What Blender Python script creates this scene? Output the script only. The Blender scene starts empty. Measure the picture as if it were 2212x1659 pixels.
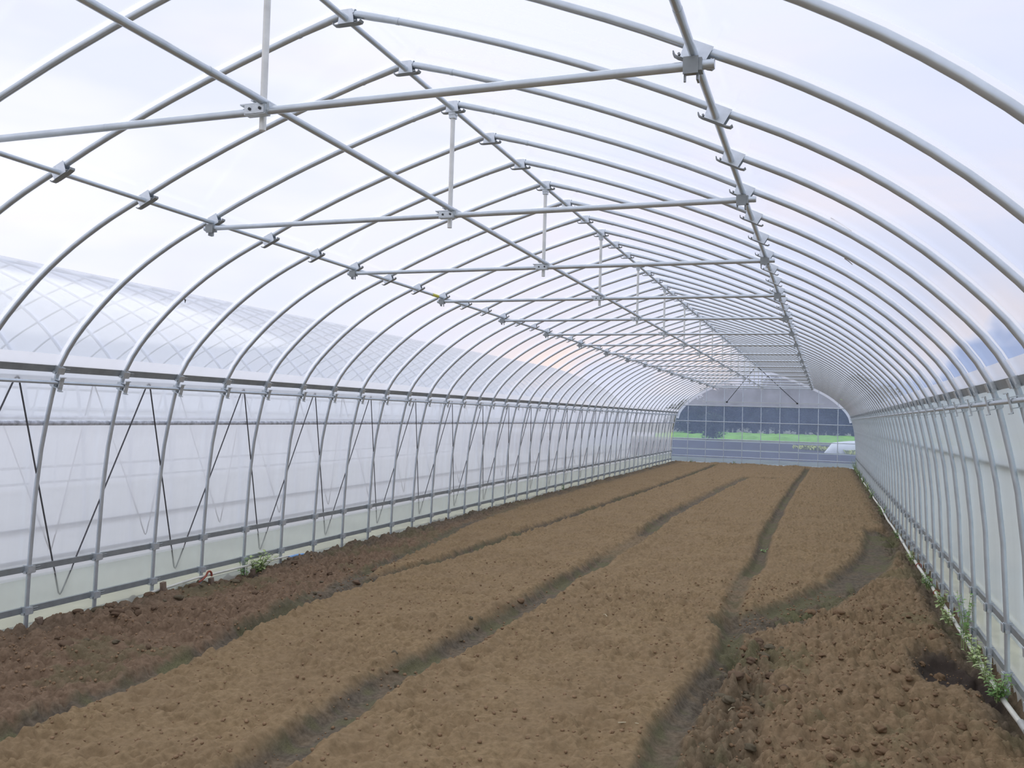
import bpy, math, random
import numpy as np
from mathutils import Vector, Matrix

C = bpy.context.scene.collection
R0 = random.Random(7)
SP = 0.5                 # arch spacing
NA, NB = -1, 48          # arch index range
YE = 24.06               # gable wall
YS = -5.0                # near end of the covers

# ----------------------------------------------------------------- materials
def mat(name):
    m = bpy.data.materials.new(name); m.use_nodes = True
    nt = m.node_tree; nt.nodes.clear()
    out = nt.nodes.new('ShaderNodeOutputMaterial')
    return m, nt, out

def node(nt, kind, **kw):
    n = nt.nodes.new(kind)
    for k, v in kw.items():
        if k in n.inputs: n.inputs[k].default_value = v
        else: setattr(n, k, v)
    return n

def noise(nt, scale, detail=3, rough=.55, vec=None, dist=0):
    n = node(nt, 'ShaderNodeTexNoise', Scale=scale, Detail=detail, Roughness=rough, Distortion=dist)
    if vec is not None: nt.links.new(vec, n.inputs['Vector'])
    return n

def math_(nt, op, a, b=None, clamp=False):
    n = nt.nodes.new('ShaderNodeMath'); n.operation = op; n.use_clamp = clamp
    for i, v in enumerate((a, b)):
        if v is None: continue
        if isinstance(v, (int, float)): n.inputs[i].default_value = v
        else: nt.links.new(v, n.inputs[i])
    return n.outputs[0]

def maprange(nt, v, a, b, c=0., d=1.):
    n = nt.nodes.new('ShaderNodeMapRange'); n.clamp = True
    nt.links.new(v, n.inputs[0])
    for i, x in enumerate((a, b, c, d)): n.inputs[i + 1].default_value = x
    return n.outputs[0]

def mixc(nt, fac, a, b):
    n = nt.nodes.new('ShaderNodeMix'); n.data_type = 'RGBA'
    if isinstance(fac, (int, float)): n.inputs[0].default_value = fac
    else: nt.links.new(fac, n.inputs[0])
    for i, v in ((6, a), (7, b)):
        if isinstance(v, tuple): n.inputs[i].default_value = (*v, 1) if len(v) == 3 else v
        else: nt.links.new(v, n.inputs[i])
    return n.outputs[2]

def geo_pos(nt):
    return nt.nodes.new('ShaderNodeNewGeometry').outputs['Position']

def mapping(nt, vec, scale=(1, 1, 1), rot=(0, 0, 0)):
    n = nt.nodes.new('ShaderNodeMapping'); n.inputs['Scale'].default_value = scale
    n.inputs['Rotation'].default_value = rot
    nt.links.new(vec, n.inputs['Vector']); return n.outputs[0]

def plain(name, col, rough=.6, metal=0., var=.15, scale=30, spec=.4, bump=0.):
    m, nt, out = mat(name)
    b = node(nt, 'ShaderNodeBsdfPrincipled', Roughness=rough, Metallic=metal)
    b.inputs['Specular IOR Level'].default_value = spec
    tc = nt.nodes.new('ShaderNodeTexCoord')
    n = noise(nt, scale, 4, .6, tc.outputs['Object'])
    f = maprange(nt, n.outputs['Fac'], .3, .7)
    c = mixc(nt, f, tuple(x * (1 - var) for x in col), tuple(min(1, x * (1 + var)) for x in col))
    nt.links.new(c, b.inputs['Base Color'])
    if bump:
        bp = node(nt, 'ShaderNodeBump', Strength=bump, Distance=.01)
        nt.links.new(n.outputs['Fac'], bp.inputs['Height']); nt.links.new(bp.outputs[0], b.inputs['Normal'])
    nt.links.new(b.outputs[0], out.inputs[0])
    return m

def film(name, haze, tint=(.97, .98, 1.), white=(.93, .95, .98), kind='side', f0=.06, var=.25, tl=.65):
    """thin plastic sheet: clear, partly milky, with a glossy skin"""
    m, nt, out = mat(name)
    pos = geo_pos(nt)
    tr = node(nt, 'ShaderNodeBsdfTransparent'); tr.inputs[0].default_value = (*tint, 1)
    tlb = node(nt, 'ShaderNodeBsdfTranslucent'); tlb.inputs[0].default_value = (*white, 1)
    df = node(nt, 'ShaderNodeBsdfDiffuse'); df.inputs[0].default_value = (*white, 1)
    hz = nt.nodes.new('ShaderNodeMixShader'); hz.inputs[0].default_value = 1 - tl
    nt.links.new(tlb.outputs[0], hz.inputs[1]); nt.links.new(df.outputs[0], hz.inputs[2])
    sep = nt.nodes.new('ShaderNodeSeparateXYZ'); nt.links.new(pos, sep.inputs[0])
    if kind == 'roof':
        # whitish creases running down from the ridge, and a whitish strip painting in the reflection of each arch
        v = mapping(nt, pos, (.9, 7, .9), (0, 0, .5))
        n = noise(nt, 2.2, 4, .6, v, .6)
        cr = math_(nt, 'MULTIPLY', maprange(nt, n.outputs['Fac'], .56, .68, 0, .24), maprange(nt, sep.outputs['X'], .0, .25))
        cr = math_(nt, 'MULTIPLY', cr, maprange(nt, sep.outputs['X'], 1.5, .9))
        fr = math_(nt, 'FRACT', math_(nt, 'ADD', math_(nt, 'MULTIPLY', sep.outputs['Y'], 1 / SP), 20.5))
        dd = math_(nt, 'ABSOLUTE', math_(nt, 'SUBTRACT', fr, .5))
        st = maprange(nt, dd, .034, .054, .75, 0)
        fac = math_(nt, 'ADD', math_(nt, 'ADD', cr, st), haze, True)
    elif kind == 'side':
        # dew gathers towards the top of the curtain
        z = maprange(nt, sep.outputs['Z'], .25, 1.1, haze * .70, haze)
        v = mapping(nt, pos, (6, 6, .5))
        n = noise(nt, 1.6, 3, .5, v)
        fac = math_(nt, 'MULTIPLY', z, maprange(nt, n.outputs['Fac'], .3, .7, 1 - var, 1 + var), True)
    else:
        n = noise(nt, 3., 3, .5, pos)
        fac = math_(nt, 'MULTIPLY', maprange(nt, n.outputs['Fac'], .3, .7, 1 - var, 1 + var), haze, True)
    mx = nt.nodes.new('ShaderNodeMixShader'); nt.links.new(fac, mx.inputs[0])
    nt.links.new(tr.outputs[0], mx.inputs[1]); nt.links.new(hz.outputs[0], mx.inputs[2])
    gl = node(nt, 'ShaderNodeBsdfGlossy', Roughness=.12); gl.inputs[0].default_value = (1, 1, 1, 1)
    lw = node(nt, 'ShaderNodeLayerWeight', Blend=.5)
    p5 = math_(nt, 'POWER', lw.outputs['Facing'], 5.)
    fres = math_(nt, 'ADD', math_(nt, 'MULTIPLY', p5, .15 if kind == 'roof' else .45), f0, True)
    mg = nt.nodes.new('ShaderNodeMixShader'); nt.links.new(fres, mg.inputs[0])
    nt.links.new(mx.outputs[0], mg.inputs[1]); nt.links.new(gl.outputs[0], mg.inputs[2])
    nt.links.new(mg.outputs[0], out.inputs[0])
    return m

STEEL = plain('galvanised_steel', (.60, .655, .70), .30, .6, .10, 9)
STEEL2 = plain('galvanised_channel', (.30, .32, .32), .45, .35, .12, 14)
STEELB = plain('bright_zinc', (.58, .62, .64), .35, .5, .12, 60)
ZINCL = plain('new_zinc_plate', (.74, .79, .83), .35, .4, .08, 40)
DARK = plain('dark_steel', (.05, .055, .055), .5, .5, .1, 30)
POSTM = plain('pale_zinc_post', (.70, .70, .66), .4, .45, .12, 12)
WRAP = plain('film_wrapped_pipe', (.55, .57, .62), .35, .1, .45, 26)
CORD = plain('dark_cord', (.10, .10, .105), .7, 0, .1, 40)
WHITEP = plain('white_plastic_pipe', (.70, .69, .60), .45, 0, .14, 7)
SLEEVE = plain('grey_sleeve', (.45, .46, .43), .5, 0, .1, 20)
RED = plain('rust_red', (.30, .075, .045), .6, 0, .2, 30)
BLUE = plain('blue_plastic', (.25, .45, .75), .5, 0, .1, 30)
YELLOW = plain('yellow_tape', (.62, .60, .08), .5, 0, .1, 30)
WOOD = plain('weathered_wood', (.20, .145, .105), .85, 0, .3, 40)
STRAW = plain('dry_straw', (.50, .43, .28), .8, 0, .2, 40)
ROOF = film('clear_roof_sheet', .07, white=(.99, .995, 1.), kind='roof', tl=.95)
SIDEL = film('milky_curtain_left', .64, white=(.97, .975, 1.), kind='side', var=.06, tl=.75)
SIDER = film('milky_curtain_right', .97, (.93, .98, .97), (.73, .81, .80), 'side', var=.03)
TOPL = film('upper_curtain', .52, (.95, .97, 1.), (.95, .97, 1.), kind='plain', var=.08, tl=.8)
SKIRT = film('clear_skirt', .50, (.92, .96, .94), (.72, .78, .74), kind='plain', var=.12, tl=.75)
BAND = film('white_overlap', .85, white=(.99, .99, 1.), kind='plain', var=.05, tl=.85)
GLOW = film('gable_clear_sheet', .27, (.86, .93, 1.), (.50, .66, 1.), kind='plain', var=.12)
GUP = film('gable_hazy_sheet', .55, (.92, .95, 1.), (.76, .80, .93), kind='plain', var=.12)
NBF = film('neighbour_sheet', .58, (.93, .96, 1.), (.92, .95, 1.), kind='plain', var=.05, tl=.9)
NARM = plain('haze_whitened_pipe', (.85, .86, .88), .5, 0, .05, 12)  # neighbour's arches whitened, haze of the sheets put into their colour
LEAF = plain('weed_leaf', (.20, .36, .10), .55, 0, .35, 25)
LEAFP = plain('pale_weed_leaf', (.42, .52, .22), .55, 0, .3, 25)
STEMM = plain('weed_stem', (.30, .36, .16), .6, 0, .2, 25)
CROWN = [plain('tree_crown_%s' % k, c, .8, 0, .45, .7) for k, c in
         (('dark', (.030, .050, .028)), ('olive', (.060, .085, .030)), ('russet', (.085, .060, .035)))]
BARK = plain('bark', (.07, .06, .05), .9, 0, .3, 8)
CROP = plain('green_crop', (.21, .46, .02), .7, 0, .25, .6)
FIELD = plain('dark_field_soil', (.045, .040, .048), .95, 0, .25, .8)
VERGE = plain('pale_verge', (.16, .17, .11), .95, 0, .4, 1.5)
GROUNDM = plain('dry_ground', (.49, .48, .41), .95, 0, .16, 1.2)
STRAWG = plain('dry_grass_edge', (.62, .56, .38), .95, 0, .25, 6)
COVER = plain('white_row_cover', (.80, .80, .78), .7, 0, .06, 3)
YWEED = plain('yellow_weeds', (.45, .47, .12), .8, 0, .4, 2)

def soil_material():
    m, nt, out = mat('garden_soil')
    b = node(nt, 'ShaderNodeBsdfPrincipled', Roughness=.95)
    b.inputs['Specular IOR Level'].default_value = .12
    pos = geo_pos(nt)
    wet = node(nt, 'ShaderNodeAttribute', attribute_name='wet').outputs['Fac']
    moss = node(nt, 'ShaderNodeAttribute', attribute_name='moss').outputs['Fac']
    red = node(nt, 'ShaderNodeAttribute', attribute_name='rough').outputs['Fac']
    n1 = noise(nt, 2.2, 5, .6, pos); n2 = noise(nt, 38, 5, .65, pos); n3 = noise(nt, 150, 3, .6, pos)
    dry = mixc(nt, maprange(nt, n2.outputs['Fac'], .32, .68), (.190, .132, .068), (.312, .222, .122))
    dry = mixc(nt, maprange(nt, n1.outputs['Fac'], .35, .65, 0, .5), dry, (.222, .156, .091))
    rc = mixc(nt, maprange(nt, n2.outputs['Fac'], .32, .68), (.135, .090, .056), (.245, .168, .108))
    c = mixc(nt, red, dry, rc)
    wc = mixc(nt, maprange(nt, n2.outputs['Fac'], .35, .65), (.085, .070, .050), (.160, .132, .096))
    c = mixc(nt, wet, c, wc)
    mg = mixc(nt, maprange(nt, n3.outputs['Fac'], .35, .65), (.095, .092, .045), (.165, .155, .080))
    c = mixc(nt, moss, c, mg)
    damp = node(nt, 'ShaderNodeAttribute', attribute_name='damp').outputs['Fac']
    c = mixc(nt, damp, c, (.048, .036, .030))
    # scattered pale grit
    g = maprange(nt, n3.outputs['Fac'], .70, .74, 0, .35)
    c = mixc(nt, g, c, (.36, .29, .21))
    nt.links.new(c, b.inputs['Base Color'])
    bp = node(nt, 'ShaderNodeBump', Strength=.8, Distance=.0045)
    h = math_(nt, 'ADD', n2.outputs['Fac'], math_(nt, 'MULTIPLY', n3.outputs['Fac'], .15))
    nt.links.new(h, bp.inputs['Height']); nt.links.new(bp.outputs[0], b.inputs['Normal'])
    nt.links.new(b.outputs[0], out.inputs[0])
    return m
SOIL = soil_material()

def clod_material(name, a, b_):
    return plain(name, tuple((x + y) / 2 for x, y in zip(a, b_)), .95, 0, .28, 45, .1, .6)
CLOD = clod_material('soil_clod', (.21, .135, .078), (.33, .22, .13))
CLODG = clod_material('grey_soil_clod', (.15, .125, .08), (.23, .19, .125))
CLODR = clod_material('reddish_soil_clod', (.15, .10, .064), (.25, .172, .112))

# ----------------------------------------------------------------- mesh builder
class MB:
    def __init__(s): s.v = []; s.f = []; s.sm = []
    def add(s, vs, fs, smooth=False):
        b = len(s.v); s.v += [tuple(x) for x in vs]
        for f in fs: s.f.append(tuple(b + i for i in f)); s.sm.append(smooth)
    def box(s, c, size, M=None):
        hx, hy, hz = (x / 2 for x in size); vs = []
        for i in (-1, 1):
            for j in (-1, 1):
                for k in (-1, 1):
                    p = Vector((i * hx, j * hy, k * hz))
                    if M is not None: p = M @ p
                    vs.append(p + Vector(c))
        s.add(vs, [(0, 1, 3, 2), (4, 6, 7, 5), (0, 4, 5, 1), (2, 3, 7, 6), (0, 2, 6, 4), (1, 5, 7, 3)])
    def tube(s, path, r, sides=10, cap=True):
        path = [Vector(p) for p in path]; n = len(path)
        rs = r if isinstance(r, (list, tuple)) else [r] * n
        tang = [(path[min(i + 1, n - 1)] - path[max(i - 1, 0)]).normalized() for i in range(n)]
        t0 = tang[0]; u = t0.orthogonal().normalized()
        if abs(t0.z) < .99 and abs(t0.y) < .9: u = Vector((0, 1, 0))
        vs = []
        for i in range(n):
            t = tang[i]; u = (u - t * u.dot(t)).normalized(); w = t.cross(u)
            for k in range(sides):
                a = 2 * math.pi * k / sides
                vs.append(path[i] + (u * math.cos(a) + w * math.sin(a)) * rs[i])
        fs = [(i * sides + k, i * sides + (k + 1) % sides, (i + 1) * sides + (k + 1) % sides, (i + 1) * sides + k)
              for i in range(n - 1) for k in range(sides)]
        s.add(vs, fs, True)
        if cap:
            s.add([vs[k] for k in range(sides)], [tuple(range(sides))[::-1]])
            s.add([vs[(n - 1) * sides + k] for k in range(sides)], [tuple(range(sides))])
    def extrude(s, outline, d, M=None, o=(0, 0, 0), smooth=False):
        """closed 2D outline (x, y) extruded +-d/2 along local z"""
        n = len(outline); M = M or Matrix.Identity(3); o = Vector(o)
        vs = [M @ Vector((x, y, -d / 2)) + o for x, y in outline] + [M @ Vector((x, y, d / 2)) + o for x, y in outline]
        fs = [(i, (i + 1) % n, n + (i + 1) % n, n + i) for i in range(n)]
        s.add(vs, fs, smooth)
    def strip(s, path2, th, d, M=None, o=(0, 0, 0)):
        """bent sheet: open 2D path with thickness, extruded d"""
        P = [Vector((x, y)) for x, y in path2]; L, Rr = [], []
        for i, p in enumerate(P):
            t = (P[min(i + 1, len(P) - 1)] - P[max(i - 1, 0)]).normalized(); nrm = Vector((-t.y, t.x)) * th / 2
            L.append(p + nrm); Rr.append(p - nrm)
        n = len(P); M = M or Matrix.Identity(3); o = Vector(o); vs = []
        for z in (-d / 2, d / 2):
            for q in L: vs.append(M @ Vector((q.x, q.y, z)) + o)
            for q in Rr: vs.append(M @ Vector((q.x, q.y, z)) + o)
        fs = []
        for i in range(n - 1):
            fs += [(i, i + 1, 2 * n + i + 1, 2 * n + i), (n + i + 1, n + i, 3 * n + i, 3 * n + i + 1),
                   (i, n + i, n + i + 1, i + 1), (2 * n + i, 2 * n + i + 1, 3 * n + i + 1, 3 * n + i)]
        fs += [(0, 2 * n, 3 * n, n), (n - 1, 2 * n - 1, 4 * n - 1, 3 * n - 1)]
        s.add(vs, fs)
    def mesh(s, name, m, slots=None):
        me = bpy.data.meshes.new(name); me.from_pydata(s.v, [], s.f); me.materials.append(m)
        me.polygons.foreach_set('use_smooth', s.sm); me.update(); return me
    def build(s, name, m, parent=None):
        return link(name, s.mesh(name, m), parent)

def link(name, me, parent=None):
    o = bpy.data.objects.new(name, me); C.objects.link(o)
    if parent: o.parent = parent
    return o

def tag(o, label=None, cat=None, group=None, kind=None):
    if label: o['label'] = label
    if cat: o['category'] = cat
    if group: o['group'] = group
    if kind: o['kind'] = kind
    return o

def empty(name, loc=(0, 0, 0)):
    o = bpy.data.objects.new(name, None); o.empty_display_size = .1; C.objects.link(o); o.location = loc; return o

ORD = ['first', 'second', 'third', 'fourth', 'fifth', 'sixth', 'seventh', 'eighth', 'ninth', 'tenth', 'eleventh', 'twelfth',
       'thirteenth', 'fourteenth', 'fifteenth', 'sixteenth', 'seventeenth', 'eighteenth']

# ----------------------------------------------------------------- arch profile (pipe axis, right half)
PROF = [(2.572, -.12), (2.571, 0), (2.566, .31), (2.546, .72), (2.516, 1.0), (2.487, 1.154), (2.455, 1.30), (2.431, 1.40), (2.408, 1.468),
        (2.350, 1.567), (2.298, 1.637), (2.240, 1.702), (2.174, 1.768), (2.109, 1.829), (2.038, 1.891), (1.961, 1.952), (1.891, 2.003),
        (1.815, 2.054), (1.739, 2.100), (1.657, 2.146), (1.582, 2.185), (1.508, 2.220), (1.44, 2.251), (1.383, 2.277), (1.235, 2.346),
        (1.127, 2.393), (.923, 2.476), (.813, 2.518), (.629, 2.584), (.476, 2.635), (.41, 2.656), (.215, 2.716), (.11, 2.745), (.05, 2.762), (0, 2.772)]
RT = .0127
def prof_at_z(z):
    for (x0, z0), (x1, z1) in zip(PROF, PROF[1:]):
        if z0 <= z <= z1: return x0 + (x1 - x0) * (z - z0) / (z1 - z0)
    return PROF[0][0]
def offset_prof(d):
    o = []
    for i, (x, z) in enumerate(PROF):
        a = PROF[max(i - 1, 0)]; b = PROF[min(i + 1, len(PROF) - 1)]
        t = Vector((b[0] - a[0], b[1] - a[1])).normalized(); n = Vector((t.y, -t.x))
        if i == len(PROF) - 1: n = Vector((0, 1.06))
        o.append((x + n.x * d, z + n.y * d))
    return o

def arch_mesh(sides=12):
    mb = MB()
    path = [(-x, 0, z) for x, z in PROF] + [(x, 0, z) for x, z in PROF[-2::-1]]
    rs = [RT * (1.13 if abs(p[0]) < .12 else 1.) for p in path]
    # swaged joint sleeves either side of the ridge
    mb.tube(path, rs, sides)
    for s in (-1, 1):
        mb.tube([(s * .205, 0, 2.7185), (s * .217, 0, 2.715)], RT * 1.10, sides)
    return mb.mesh('arch_pipe', STEEL)

def frame(t, up=(0, 1, 0)):
    """columns: outward normal, y, tangent"""
    t = Vector(t).normalized(); y = Vector(up); n = y.cross(t).normalized()
    return n, y, t

def rail_clamp(x, z, tx, tz, s):
    """U strap round the arch pipe holding a channel on its outer side, with a wedge plate and two prongs"""
    mb = MB(); t = Vector((s * tx, 0, tz)).normalized(); y = Vector((0, 1, 0)); out = Vector((s * tz, 0, -tx)).normalized()
    M = Matrix((out, y, t)).transposed(); o = (s * x, 0, z)
    r = RT + .003
    path = [(.028, -r)] + [(r * math.cos(a), r * math.sin(a)) for a in [math.pi * (1.5 - i / 8.) for i in range(9)]] + [(.028, r)]
    mb.strip(path, .003, .046, M, o)
    mb.box(M @ Vector((-.006, 0, 0)) + Vector(o) - out * .0145, (.004, .05, .040), M)
    wb = MB(); wb.box(M @ Vector((.0, .030, -.002)) + Vector(o), (.026, .014, .036), M)
    for dz in (-.006, .008):
        p = Vector(o) + t * dz + out * -.004
        wb.tube([p + y * .03, p + y * .074], .0032, 6)
    mb.box(M @ Vector((-.002, -.024, -.016)) + Vector(o), (.020, .012, .014), M)
    return mb.mesh('rail_clamp', STEELB), wb.mesh('wedge_pin', STEEL2)

def pipe_clamp(x, z, tx, tz, s):
    """hooked plate that hangs a round pipe on the inner side of the arch"""
    mb = MB(); t = Vector((s * tx, 0, tz)).normalized(); y = Vector((0, 1, 0)); out = Vector((s * tz, 0, -tx)).normalized()
    M = Matrix((out, y, t)).transposed(); o = Vector((s * x, 0, z))
    mb.box(o - out * .040 + y * .006, (.004, .030, .082), M)
    for dz in (-.022, .022):
        mb.box(o - out * .014 + t * dz, (.056, .034, .004), M)
    mb.box(o - out * .046 + t * -.040 + y * .006, (.014, .030, .004), M)
    mb.box(o - out * .046 + t * .040 + y * .006, (.012, .030, .004), M)
    for sy in (-1, 1):
        mb.box(o + out * .003 + y * sy * .0155, (.030, .003, .040), M)
    return mb.mesh('pipe_clamp', STEELB)

def purlin_clamp(x, z, tx, tz, s, top=False):
    """pressed saddle over the arch with side cheeks and a tie plate under the lengthwise pipe"""
    mb = MB(); y = Vector((0, 1, 0))
    t = Vector((s * tx, 0, tz)).normalized() if not top else Vector((1, 0, 0))
    out = Vector((s * tz, 0, -tx)).normalized() if not top else Vector((0, 0, 1))
    if out.z < 0: out = -out
    M = Matrix((t, y, out)).transposed(); o = Vector((s * x, 0, z))
    dn = -.040
    # tie plate with turned ends, under the pipe
    tp = MB()
    for a, b in ((-.056, .056),):
        path = [(a - .004, .010), (a, .002), (a + .012, 0), (b - .012, 0), (b, .002), (b + .004, .010)]
        Mp = Matrix((t, out, y)).transposed()
        tp.strip(path, .0035, .026, Mp, o + out * dn)
    # cheeks each side of the arch pipe
    for sy in (-1, 1):
        pl = [(-.034, dn), (.034, dn), (.040, .013), (-.040, .013)] if not top else [(-.034, dn), (.034, dn), (.026, .013), (-.026, .013)]
        Mp = Matrix((t, out, y)).transposed()
        n = len(pl); b = len(mb.v)
        pts = [Mp @ Vector((px, py, q)) + o + y * sy * .0155 for q in (-.0012, .0012) for px, py in pl]
        mb.add(pts, [(0, 1, 2, 3), (7, 6, 5, 4)] + [(i, (i + 1) % 4, 4 + (i + 1) % 4, 4 + i) for i in range(4)])
    # saddle over the top
    path = [(-.0155, -.004)] + [(.0150 * math.cos(a), .0150 * math.sin(a)) for a in [math.pi * (1 - i / 8.) for i in range(9)]] + [(.0155, -.004)]
    Ms = Matrix((y, out, t)).transposed()
    mb.strip(path, .0022, .066, Ms, o)
    tp.tube([o + out * (dn + .006) + t * .040 - y * .018, o + out * (dn + .006) + t * .040 + y * .018], .004, 6)
    return mb.mesh('purlin_clamp' if not top else 'ridge_clamp', ZINCL), tp.mesh('tie_plate', STEEL2)

def tangent_at(z):
    x0, x1 = prof_at_z(z - .02), prof_at_z(z + .02); v = Vector((x1 - x0, .04)).normalized(); return v.x, v.y

ARCH = arch_mesh()
Z_EAVE, Z_EPIPE, Z_MID, Z_UP, Z_LOW = 1.458, 1.385, 1.152, .312, .076
PX, PZ = 1.384, 2.2765
ptx, ptz = -.148, .069   # tangent at the side purlin (towards ridge, right side)
CL = []
for s in (-1, 1):
    tx, tz = tangent_at(Z_EAVE); CL.append(('rail_clamp', rail_clamp(prof_at_z(Z_EAVE), Z_EAVE, tx, tz, s)))
    tx, tz = tangent_at(Z_EPIPE); CL.append(('pipe_clamp', pipe_clamp(prof_at_z(Z_EPIPE), Z_EPIPE, tx, tz, s)))
    for z in (Z_UP, Z_LOW):
        tx, tz = tangent_at(z); CL.append(('rail_clamp', rail_clamp(prof_at_z(z), z, tx, tz, s)))
    CL.append(('purlin_clamp', purlin_clamp(PX, PZ, ptx, ptz, s)))
CL.append(('ridge_clamp', purlin_clamp(0, 2.770, 1, 0, 1, True)))

def arch_label(n):
    if n < 0: return 'galvanised arch pipe nearest the camera, this side of the first tie beam'
    k, r = divmod(n, 3)
    b = ORD[k] + ' tie beam'
    if k == 16: b = 'last tie beam by the far gable'
    if r == 0: return f'galvanised arch pipe carrying the {b} from the camera' if k != 16 else 'galvanised arch pipe standing against the far gable wall'
    return f'galvanised arch pipe, {ORD[r-1]} one beyond the {b} from the camera'

proto = None
for n in range(NA, NB + 1):
    a = empty('arch_rib', (0, n * SP, 0))
    tag(a, arch_label(n), 'arch pipe', 'arch pipes of the tunnel frame')
    if proto is None:
        proto = [link('arch_pipe', ARCH, a)]
        for nm, me in CL:
            pins = me[1:] if isinstance(me, tuple) else ()
            o = link(nm, me[0] if pins else me, a); proto.append(o)
            for q in pins: link(q.name.split('.')[0], q, o)
    else:
        for p in proto:
            c = p.copy(); C.objects.link(c); c.parent = a
            for q in p.children:
                d = q.copy(); C.objects.link(d); d.parent = c

# ----------------------------------------------------------------- lengthwise pipes and rails
Y0, Y1 = YS + .2, NB * SP + .02
def long_pipe(name, x, z, r, m, label, cat, group, y0=Y0, y1=Y1, joints=0, sides=12):
    mb = MB(); mb.tube([(x, y0, z), (x, y1, z)], r, sides)
    if joints:
        y = y0 + .9
        while y < y1:
            mb.tube([(x, y, z), (x, y + .07, z)], r * 1.06, sides); y += joints
    o = mb.build(name, m); return tag(o, label, cat, group)
nv = Vector((ptz, -ptx)).normalized()       # outward normal at purlin (x, z) right side
qx, qz = PX - nv.x * .0248, PZ - nv.y * .0248
long_pipe('ridge_pipe', 0, 2.747, .0118, STEEL, 'long galvanised ridge pipe running under the roof peak', 'pipe', None, joints=3.6)
pl = long_pipe('purlin_pipe', -qx, qz, .0118, STEEL, 'long galvanised pipe under the left roof slope, with a yellow tape', 'pipe', 'roof purlins', joints=3.6)
mb = MB(); mb.tube([(-qx, 4.27, qz), (-qx, 4.39, qz)], .0128, 12); tag(mb.build('tape', YELLOW, pl), 'yellow tape')
long_pipe('purlin_pipe', qx, qz, .0118, STEEL, 'long galvanised pipe under the right roof slope', 'pipe', 'roof purlins', joints=3.6)
long_pipe('chord_pipe', .024, 2.2485, .0128, STEEL, 'long galvanised pipe lying on the middle of the tie beams', 'pipe', None, joints=1.8)

def channel(name, s, z, h, label):
    x = prof_at_z(z); tx, tz = tangent_at(z); t = Vector((s * tx, 0, tz)); out = Vector((s * tz, 0, -tx)).normalized()
    mb = MB(); y = Vector((0, 1, 0)); M = Matrix((out, t.normalized(), y)).transposed()
    a = RT + .001; b = a + .016; hh = h / 2
    # channel with lips, open to the outside
    path = [(b, -hh + .006), (b, -hh), (a, -hh), (a, hh), (b, hh), (b, hh - .006)]
    mid = (Y0 + YE) / 2
    mb.strip(path, .002, YE - Y0, M, (s * x, mid, z))
    return tag(mb.build(name, STEEL2), label, 'rail', 'film fixing rails along the side walls')
side = {-1: 'left', 1: 'right'}
for s in (-1, 1):
    w = side[s]
    channel('film_rail', s, Z_EAVE, .040, f'grey channel rail along the eave of the {w} wall')
    channel('film_rail', s, Z_UP, .034, f'grey channel rail at shin height along the {w} wall')
    channel('film_rail', s, Z_LOW, .034, f'grey channel rail just above the soil along the {w} wall')
    tx, tz = tangent_at(Z_EPIPE); x = prof_at_z(Z_EPIPE)
    long_pipe('eave_pipe', s * (x - .026), Z_EPIPE, .011, STEEL, f'round galvanised pipe under the eave rail of the {w} wall', 'pipe', 'eave pipes', joints=3.6)
    xm = prof_at_z(Z_MID) + RT + (.0165 if s < 0 else .066)
    long_pipe('roll_up_pipe', s * xm, Z_MID if s < 0 else 1.09, .0155, WRAP, f'mottled film wrapped roll-up pipe half way up the {w} wall', 'pipe', 'roll-up pipes')

# ----------------------------------------------------------------- tie beams and king posts
bt = MB(); bt.tube([(-1.415, 0, 0), (1.43, 0, 0)], .0130, 12)
for x in (-.62, .31, .80): bt.tube([(x, 0, 0), (x + .004, 0, 0)], .01335, 12)
BEAM = bt.mesh('beam_pipe', STEEL)
ec = []
for s in (-1, 1):
    mb = MB(); x = s * qx
    mb.box((x, 0, -.002), (.050, .034, .034)); mb.box((x - s * .004, -.019, -.004), (.040, .004, .046))
    mb.box((x + s * .012, .010, -.026), (.006, .030, .026)); mb.box((x - s * .02, -.008, -.030), (.006, .006, .030))
    mb.box((x, .024, .020), (.030, .030, .004))
    ec.append(mb.mesh('end_clamp', STEEL2))
pm = MB(); pm.tube([(0, 0, 2.168), (0, 0, 2.735)], .0112, 12); pm.tube([(0, 0, 2.32), (0, 0, 2.324)], .01145, 12)
POST = pm.mesh('post_pipe', POSTM)
cm = MB()
cm.box((.0, -.030, 2.2225), (.078, .030, .032)); cm.box((0, -.047, 2.222), (.072, .003, .026))
cm.box((-.010, -.020, 2.243), (.10, .040, .004)); cm.box((-.016, -.004, 2.262), (.034, .036, .004))
cm.box((-.026, -.006, 2.272), (.004, .030, .028)); cm.box((.044, -.024, 2.232), (.010, .03, .026))
CROSS = cm.mesh('cross_clamp', STEELB)
k2 = MB(); k2.box((0, 0, 2.722), (.034, .034, .012)); k2.box((0, 0, 2.708), (.030, .030, .016))
HEAD = k2.mesh('head_bracket', STEELB)
bo = MB(); bo.tube([(0, -.046, 2.223), (0, -.0525, 2.223)], .005, 6); BOLT = bo.mesh('bolt', DARK)
for i, n in enumerate(range(0, NB + 1, 3)):
    w = ORD[i]
    t = empty('tie_beam', (0, n * SP - .025, 2.2215))
    tag(t, f'horizontal galvanised tie beam across the house, {w} from the camera', 'tie beam', 'tie beams under the roof')
    link('beam_pipe', BEAM, t)
    for me in ec: link('end_clamp', me, t)
    p = empty('king_post', (0, n * SP, 0))
    tag(p, f'upright pale post from ridge to the tie beam {w} from the camera', 'post', 'king posts on the tie beams')
    link('post_pipe', POST, p); cc = link('cross_clamp', CROSS, p)
    for x in (-.016, .022): link('bolt', BOLT, cc).location = (x, 0, 0)
    link('head_bracket', HEAD, p)

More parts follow.
